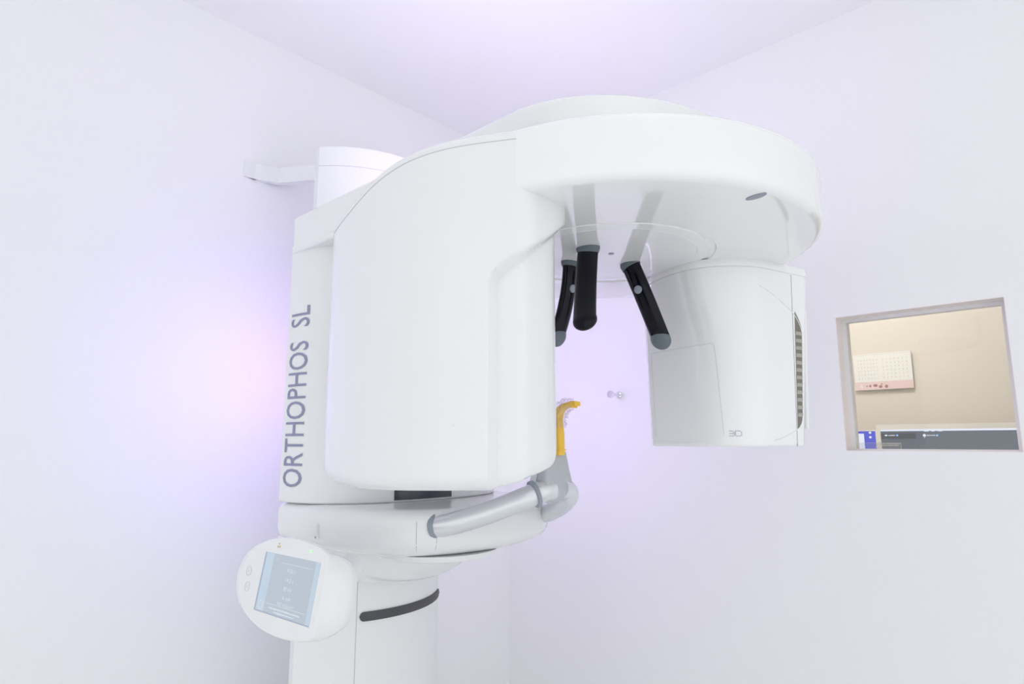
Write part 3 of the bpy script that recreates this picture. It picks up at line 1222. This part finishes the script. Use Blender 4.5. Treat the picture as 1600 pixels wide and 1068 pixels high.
# ================================================================== bite block (stands in the chin rest)
bite = empty('bite_block', (0.889, YC, 1.43))
tag(bite, 'amber yellow plastic bite block in the chin rest of the X-ray machine', 'bite block')
PR = [(0.8905, 1.425, .0125), (0.8905, 1.450, .0125), (0.8905, 1.470, .0115), (0.8905, 1.487, .0095), (0.893, 1.500, .0078), (0.899, 1.510, .0062), (0.908, 1.5165, .0052), (0.920, 1.5200, .0045), (0.932, 1.5208, .0042), (0.9405, 1.5212, .0042)]
cp = catmull([(x, z, r) for x, z, r in PR], 6)
R = []
for i, p in enumerate(cp):
    q0, q1 = cp[max(i - 1, 0)], cp[min(i + 1, len(cp) - 1)]
    d = Vector((q1.x - q0.x, q1.y - q0.y)).normalized()
    nn = Vector((-d.y, d.x))
    w_ = .0085 * (1 if i < 20 else 1.0)
    R.append([Vector((p.x - .006 + nn.x * p.z * s, YC + t * w_, p.y + nn.y * p.z * s)) for s, t in ((1, -.8), (1, .8), (.8, 1), (-.8, 1), (-1, .8), (-1, -.8), (-.8, -1), (.8, -1))])
MB().rings(R).build('bite_stem', M_YELLOW, bite, 30)
MB().box(0.871, 0.898, YC - .0095, YC + .0095, 1.4335, 1.4365).build('stem_rib', M_YELLOW, bite)
MB().box(0.9235, 0.9275, YC - .0088, YC + .0088, 1.5135, 1.5265).build('bite_notch', M_YELLOW, bite)
# crumpled protective film
b = MB()
rnd = random.Random(11)
R = []
film = catmull([(0.8905, 1.478, .017), (0.8935, 1.497, .017), (0.903, 1.512, .015), (0.916, 1.519, .013), (0.930, 1.522, .010)], 5)
for i, p in enumerate(film):
    q0, q1 = film[max(i - 1, 0)], film[min(i + 1, len(film) - 1)]
    d = Vector((q1.x - q0.x, q1.y - q0.y)).normalized()
    nn = Vector((-d.y, d.x))
    ring_ = []
    for k in range(22):
        a = 2 * math.pi * k / 22
        r = p.z * (1 + rnd.uniform(-.28, .28))
        ring_.append(Vector((p.x - .006 + nn.x * r * math.cos(a), YC + r * .8 * math.sin(a), p.y + nn.y * r * math.cos(a))))
    R.append(ring_)
b.rings(R, False)
b.build('protective_film', M_FILM, bite, 20)

# ================================================================== chrome peg on the right wall
peg = empty('wall_peg', (0.5005, 0.0, 1.602))
tag(peg, 'small polished chrome coat peg screwed to the white wall', 'wall peg')


def along_y(prof, x, z, n=32):
    return [[Vector((x + max(r, 1e-5) * math.cos(2 * math.pi * k / n), y, z + max(r, 1e-5) * math.sin(2 * math.pi * k / n))) for k in range(n)] for r, y in prof]


PXX, PZ = 0.5005, 1.602
MB().rings(along_y([(0.0, 0.0), (.0125, 0.0), (.0125, -.003), (.0105, -.0055), (.006, -.0065)], PXX, PZ)).build('base_plate', M_CHROME, peg, 40)
MB().rings(along_y([(.0055, -.006), (.0055, -.046)], PXX, PZ)).build('peg_stem', M_CHROME, peg, 40)
MB().rings(along_y([(.0055, -.044), (.0105, -.047), (.0118, -.049), (.0118, -.055), (.0108, -.0565), (0, -.057)], PXX, PZ)).build('peg_head', M_CHROME, peg, 40)

# ================================================================== calendar on the far wall
cal = empty('wall_calendar', (0.98, FY, 1.66))
tag(cal, 'white and pink desk style calendar sheet hanging on the beige wall', 'calendar')
CXL, CXR, CZB, CZT = 0.8850, 1.1010, 1.668, 1.8215
CYF = FY - 0.012
CSLANT = 0.000


def cal_box(b, x0, x1, z0, z1, f=0.0, th=.0004):
    return b.box(x0, x1, CYF - f - th, CYF - f, z0, z1)


MB().box(CXL, CXR, CYF, CYF + .003, CZB, CZT).build('sheet', M_PAPER, cal)
MB().box(CXL + .01, CXR - .006, CYF + .003, FY, CZT - .03, CZT - .012).build('hanging_board', M_INK, cal)
cal_box(MB(), CXL, CXR, CZB, CZB + .034).build('pink_band', M_PINK, cal)
b = MB()
for k in range(24):
    x = CXL + .006 + k * (CXR - CXL - .012) / 23
    cal_box(b, x - .0016, x + .0016, CZT - .0065, CZT - .0035)
tag(b.build('binding_holes', M_INK, cal), kind='stuff')
V, Fc = text_mesh('4', .03)
mesh('month_number', [(CXL + .022 + v.x * 1.1, CYF - .0008, CZB + .005 + v.y) for v in V], Fc, M_PAPER, cal)
b = MB()
bo = MB()
rnd = random.Random(5)
for blk, (bx0, bx1) in enumerate(((CXL + .012, CXL + .095), (CXL + .105, CXR - .010))):
    for r in range(6):
        for c in range(7):
            x = bx0 + (bx1 - bx0) * (c + .5) / 7
            z = CZT - .026 - r * .0155
            tgt = bo if (c in (0, 6) and rnd.random() < .7) else b
            w_ = rnd.uniform(.0012, .0026)
            cal_box(tgt, x - w_, x + w_, z - .0016, z + .0016)
            if rnd.random() < .6:
                cal_box(b, x - w_ * 1.5, x + w_ * 1.6, z - .0055, z - .0045)
tag(b.build('printed_dates', M_INK, cal), kind='stuff')
tag(bo.build('printed_holidays', M_INKOR, cal), kind='stuff')
b = MB()
for x, z, rx, rz in ((.045, .016, .003, .003), (.057, .016, .0042, .005), (.077, .0175, .0085, .0060), (.096, .012, .007, .006), (.118, .012, .006, .007), (.101, .022, .003, .003)):
    b.add([(CXL + x + rx * math.cos(k * math.pi / 8), CYF - .0008, CZB + z + rz * math.sin(k * math.pi / 8)) for k in range(16)], [tuple(range(16))])
tag(b.build('printed_pictures', M_PINKDK, cal), kind='stuff')


# ================================================================== monitors and desk behind the window
desk = empty('desk', (1.0, 0.98, 0.0))
tag(desk, 'pale desk under the monitors behind the window', 'desk')
bevel_box('desk_top', 0.35, 1.95, 0.26, FY - .002, 1.02, 1.05, M_WOOD, desk, .003)
for x in (0.40, 1.90):
    for y in (0.31, 1.20):
        bevel_box('leg', x - .025, x + .025, y - .025, y + .025, 0.0, 1.02, M_CREAMG, desk, .003)


def monitor(x0, x1, zt_, zb_, y, bez_t, bez_s, label, frame_m):
    e = empty('monitor', (0.5 * (x0 + x1), y, 1.05))
    tag(e, label, 'monitor')
    b = MB()
    b.box(x0, x1, y + .004, y + .045, zb_, zt_)
    b.box(x0, x1, y - .006, y + .004, zt_ - bez_t, zt_)
    b.box(x0, x1, y - .006, y + .004, zb_, zb_ + bez_s)
    b.box(x0, x0 + bez_s, y - .006, y + .004, zb_ + bez_s, zt_ - bez_t)
    b.box(x1 - bez_s, x1, y - .006, y + .004, zb_ + bez_s, zt_ - bez_t)
    b.build('casing', frame_m, e)
    xm = 0.5 * (x0 + x1)
    bevel_box('stand_neck', xm - .03, xm + .03, y + .045, y + .065, 1.06, zb_ + .12, M_CREAMG, e, .004)
    bevel_box('stand_foot', xm - .11, xm + .11, y - .04, y + .12, 1.05, 1.062, M_CREAMG, e, .004)
    return e


MYL = 1.0
# large ivory monitor
m1 = monitor(1.0065, 1.475, 1.5155, 1.145, MYL, 0.019, 0.0145, 'large ivory framed monitor with dark slate screen behind the window', M_CREAM)
sx0, sx1, sz1, sz0 = 1.021, 1.4605, 1.4965, 1.160
s1 = MB().box(sx0, sx1, MYL - .001, MYL + .004, sz0, sz1).build('screen', E_UIDARK, m1)


def scr_box(name, x0, x1, z0, z1, m, par, f=0.0006, y=MYL):
    return MB().box(x0, x1, y - .001 - f, y - .001, z0, z1).build(name, m, par)


scr_box('title_bar', sx0, sx1, sz1 - .0065, sz1, E_UIWHITE, s1)
scr_box('dark_pane', sx0, 1.136, 1.4615, sz1 - .0145, E_UIMID, s1)
b = MB()
b2 = MB()


def dot(bb, x, z, rx, rz, y=MYL):
    bb.add([(x + rx * math.cos(k * math.pi / 8), y - .0020, z + rz * math.sin(k * math.pi / 8)) for k in range(16)], [tuple(range(16))])


dot(b, 1.0385, 1.4745, .005, .003)
dot(b, 1.163, 1.474, .005, .0052)
dot(b, 1.1625, 1.4662, .0016, .0014)
dot(b2, 1.0755, 1.4745, .0038, .0036)
dot(b2, 1.2025, 1.4735, .004, .0034)
rnd = random.Random(3)
for x0_, x1_, z, hgt in ((1.0465, 1.069, 1.4745, .0042), (1.1705, 1.196, 1.4738, .0036), (1.163, 1.177, 1.4890, .004), (1.186, 1.197, 1.4890, .0035), (1.206, 1.219, 1.4890, .0035)):
    x = x0_
    while x < x1_:
        w_ = rnd.uniform(.0012, .0028)
        b.box(x, min(x + w_, x1_), MYL - .0022, MYL - .0018, z - hgt / 2 * rnd.uniform(.6, 1), z + hgt / 2 * rnd.uniform(.5, 1))
        x += w_ + .0008
tag(b.build('screen_text', E_UIWHITE, s1), kind='stuff')
tag(b2.build('screen_icons', E_UIAZURE, s1), kind='stuff')
# small blue monitor
m2 = monitor(0.62, 1.0025, 1.4955, 1.20, MYL + .02, 0.004, 0.004, 'smaller monitor with bright blue screen beside the ivory monitor', M_CREAM)
s2 = MB().box(0.624, 0.9985, MYL + .019, MYL + .024, 1.204, 1.4915).build('screen', E_UIBLUE, m2)
b = MB()
b.box(0.90, 0.957, MYL + .0175, MYL + .0185, 1.40, 1.482)
dot(b, 0.979, 1.4855, .0048, .0045, MYL + .02)
dot(b, 0.979, 1.4680, .0048, .0045, MYL + .02)
tag(b.build('screen_windows', E_UIWHITE, s2), kind='stuff')

# clear acrylic sign holder standing before the monitors
AY = 0.40
ac = empty('acrylic_plate', (1.14, AY, 1.05))
tag(ac, 'clear acrylic plate with small white print before the monitors', 'acrylic plate')
AX0, AX1, AZ1 = 1.098, 1.2105, 1.4475
MB().box(AX0, AX1, AY, AY + .003, 1.055, AZ1).build('clear_sheet', M_ACRYL, ac)
b = MB()
rnd = random.Random(8)
for z, x0_, x1_ in ((1.4443, AX0 + .046, AX1 - .002), (1.4395, AX0 + .046, AX1 - .006), (1.4345, AX0 + .046, AX0 + .060)):
    x = x0_
    while x < x1_:
        w_ = rnd.uniform(.0010, .0024)
        b.box(x, min(x + w_, x1_), AY - .0004, AY, z - rnd.uniform(.0008, .0013), z + rnd.uniform(.0006, .0012))
        x += w_ + .0006
tag(b.build('white_print', M_PAPER, ac), kind='stuff')
b = MB()
b.box(AX1 - .0008, AX1, AY - .0005, AY, 1.065, AZ1).box(AX0, AX1, AY - .0005, AY, AZ1 - .0006, AZ1)
tag(b.build('sheet_edge', M_FRAME, ac), kind='stuff')
bevel_box('sheet_foot', AX0 - .01, AX1 + .01, AY - .06, AY + .04, 1.05, 1.065, M_FRAME, ac, .003)
